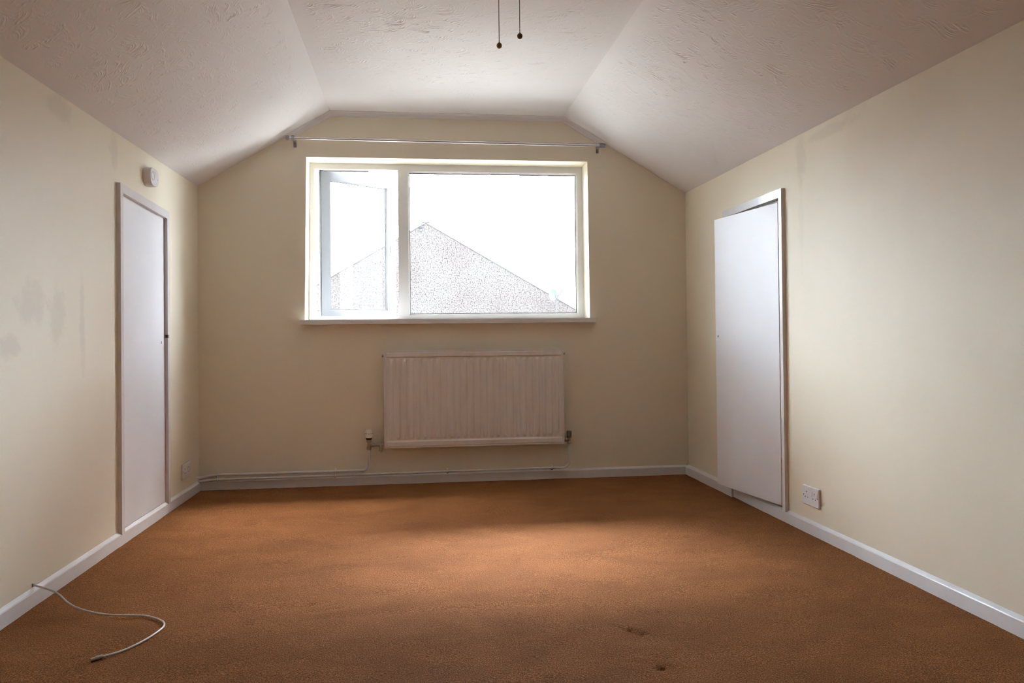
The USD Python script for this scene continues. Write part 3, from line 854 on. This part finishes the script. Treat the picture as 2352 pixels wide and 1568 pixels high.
# ------------------------------------------------------------------ outside
ow = Polygon([(-3., -3.), (6., -3.), (6., 3.4), (-3., 3.4)], [[(.62, .985), (.62, 2.06), (2.46, 2.06), (2.46, .985)]])
obj('wall_cladding_added', xz(ow, .262, .30), m_shading_clad, kind='structure', label='unseen dark brown cladding added outside to cut light on the casement', smooth=False)  # cladding slab added out of view, dark to spare the casement reflected light
obj('added_overhang', cbox(-3., 6., .302, .44, 2.40, 2.52, .01), m_shading_clad, kind='structure', label='unseen overhang added above the window outside to shade the casement', smooth=False)  # overhang out of view, put in to keep high sky off the casement
obj('ground', cbox(-60, 60, .3, 120, -3.2, -3.0), m_ground, kind='structure', label='street level ground outside', smooth=False)
GY = 18.0
GA = (1.306 + (1.5415 - 1.3061) / 14.9938 * (GY + 4.9938), .9231 + (3.0633 - .9231) / 14.9938 * (GY + 4.9938))   # apex x, z
HWID, SLP = 5.6, .578
gx, gz = GA
def gable_house(gx, gz, label, group=None):
    nb = thing('neighbour_house', label, 'house', loc=(gx, GY, -3.0), group=group)
    gp = Polygon([(gx - HWID, -3.), (gx + HWID, -3.), (gx + HWID, gz - HWID * SLP), (gx, gz), (gx - HWID, gz - HWID * SLP)])
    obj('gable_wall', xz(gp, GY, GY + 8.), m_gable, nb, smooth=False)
    for s in (-1, 1):
        ro = Polygon([(gx, gz), (gx + s * (HWID + .3), gz - (HWID + .3) * SLP), (gx + s * (HWID + .3), gz - (HWID + .3) * SLP + .05), (gx, gz + .05)])
        obj('roof_slope', xz(ro, GY - .02, GY + 8.1), m_roof, nb, smooth=False)
    obj('ridge_tile', remap(extrude(Polygon([(gx - .10, gz + .02), (gx + .10, gz + .02), (gx + .05, gz + .085), (gx - .05, gz + .085)]), 8.2), lambda v: np.stack([v[:, 0], v[:, 2] + GY - .04, v[:, 1]], 1)), m_roof, nb, smooth=False)


gable_house(gx, gz, 'pale pebbledashed gable end of the house opposite, seen through the window')
gable_house(gx - 13.2, gz + .1, 'unseen pebbledashed gable house added further left along the street to block sky light')  # added out of sight to hold low sky light off the near walls
gable_house(gx + 13.4, gz + .1, 'unseen pebbledashed gable house added further right along the street to block sky light')  # right-hand counterpart, also added unseen to block low sky


def at_gable(px_x, px_z, y):                 # a point given on the plane y = 10 carried out along the line of sight to y
    k = (y + 4.9938) / 14.9938
    return np.array((1.3061 + (px_x - 1.3061) * k, y, .9231 + (px_z - .9231) * k))


sd = thing('satellite_dish', 'small pale satellite dish on a pole at the right of the gable', 'satellite dish')
pc = at_gable(4.02, 1.69, GY - .6)
dish = lathe([(.001, 0), (.09, .008), (.15, .026), (.17, .036), (.168, .040), (.145, .031), (.001, .006)], (0, 0, 0), 'y', 28)
dish.apply_transform(trimesh.transformations.rotation_matrix(2.2, [0, 0, 1])); dish.apply_translation(pc + np.array((-.03, .06, 0)))
obj('reflector', dish, m_dish, sd, smooth=40)
obj('pole', tube([pc + np.array((.03, 0, -.02)), pc + np.array((.03, 0, -1.6)), pc + np.array((.03, .60, -1.6))], .018, 8), m_pole, sd, smooth=40)
obj('feed_arm', cat(tube([pc + np.array((.03, 0, -.06)), pc + np.array((.13, -.05, .02)), pc + np.array((.19, -.1, .16))], .014, 8), cbox(pc[0] - .01, pc[0] + .06, GY - .64, GY - .56, pc[2] - .10, pc[2] - .0, .01)), m_pole, sd, smooth=30)
w0 = at_gable(1.4507, 2.9965, GY - .05)
GW0, GW1 = (1.536, 3.41), (1.70, 4.175)
wb = thing('telephone_bracket', 'dark cable bracket below the gable apex', 'bracket')
obj('bracket', cat(tube([w0 + np.array((0, .05, -.06)), w0 + np.array((0, -.02, -.02)), w0 + np.array((.012, -.02, .10))], .016, 8), cbox(w0[0] - .03, w0[0] + .03, GY - .02, GY, w0[2] - .13, w0[2] - .02)), m_pole, wb, smooth=30)
tgt = at_gable(*GW1, .302)
mid = at_gable(*GW0, 9.)
wire = smoothline([w0 + np.array((.012, -.02, .10)), mid, tgt], 40, 2)
obj('telephone_wire', tube(wire, .0022, 6), m_pole, label='thin telephone wire rising from the gable apex', cat='wire', smooth=40)
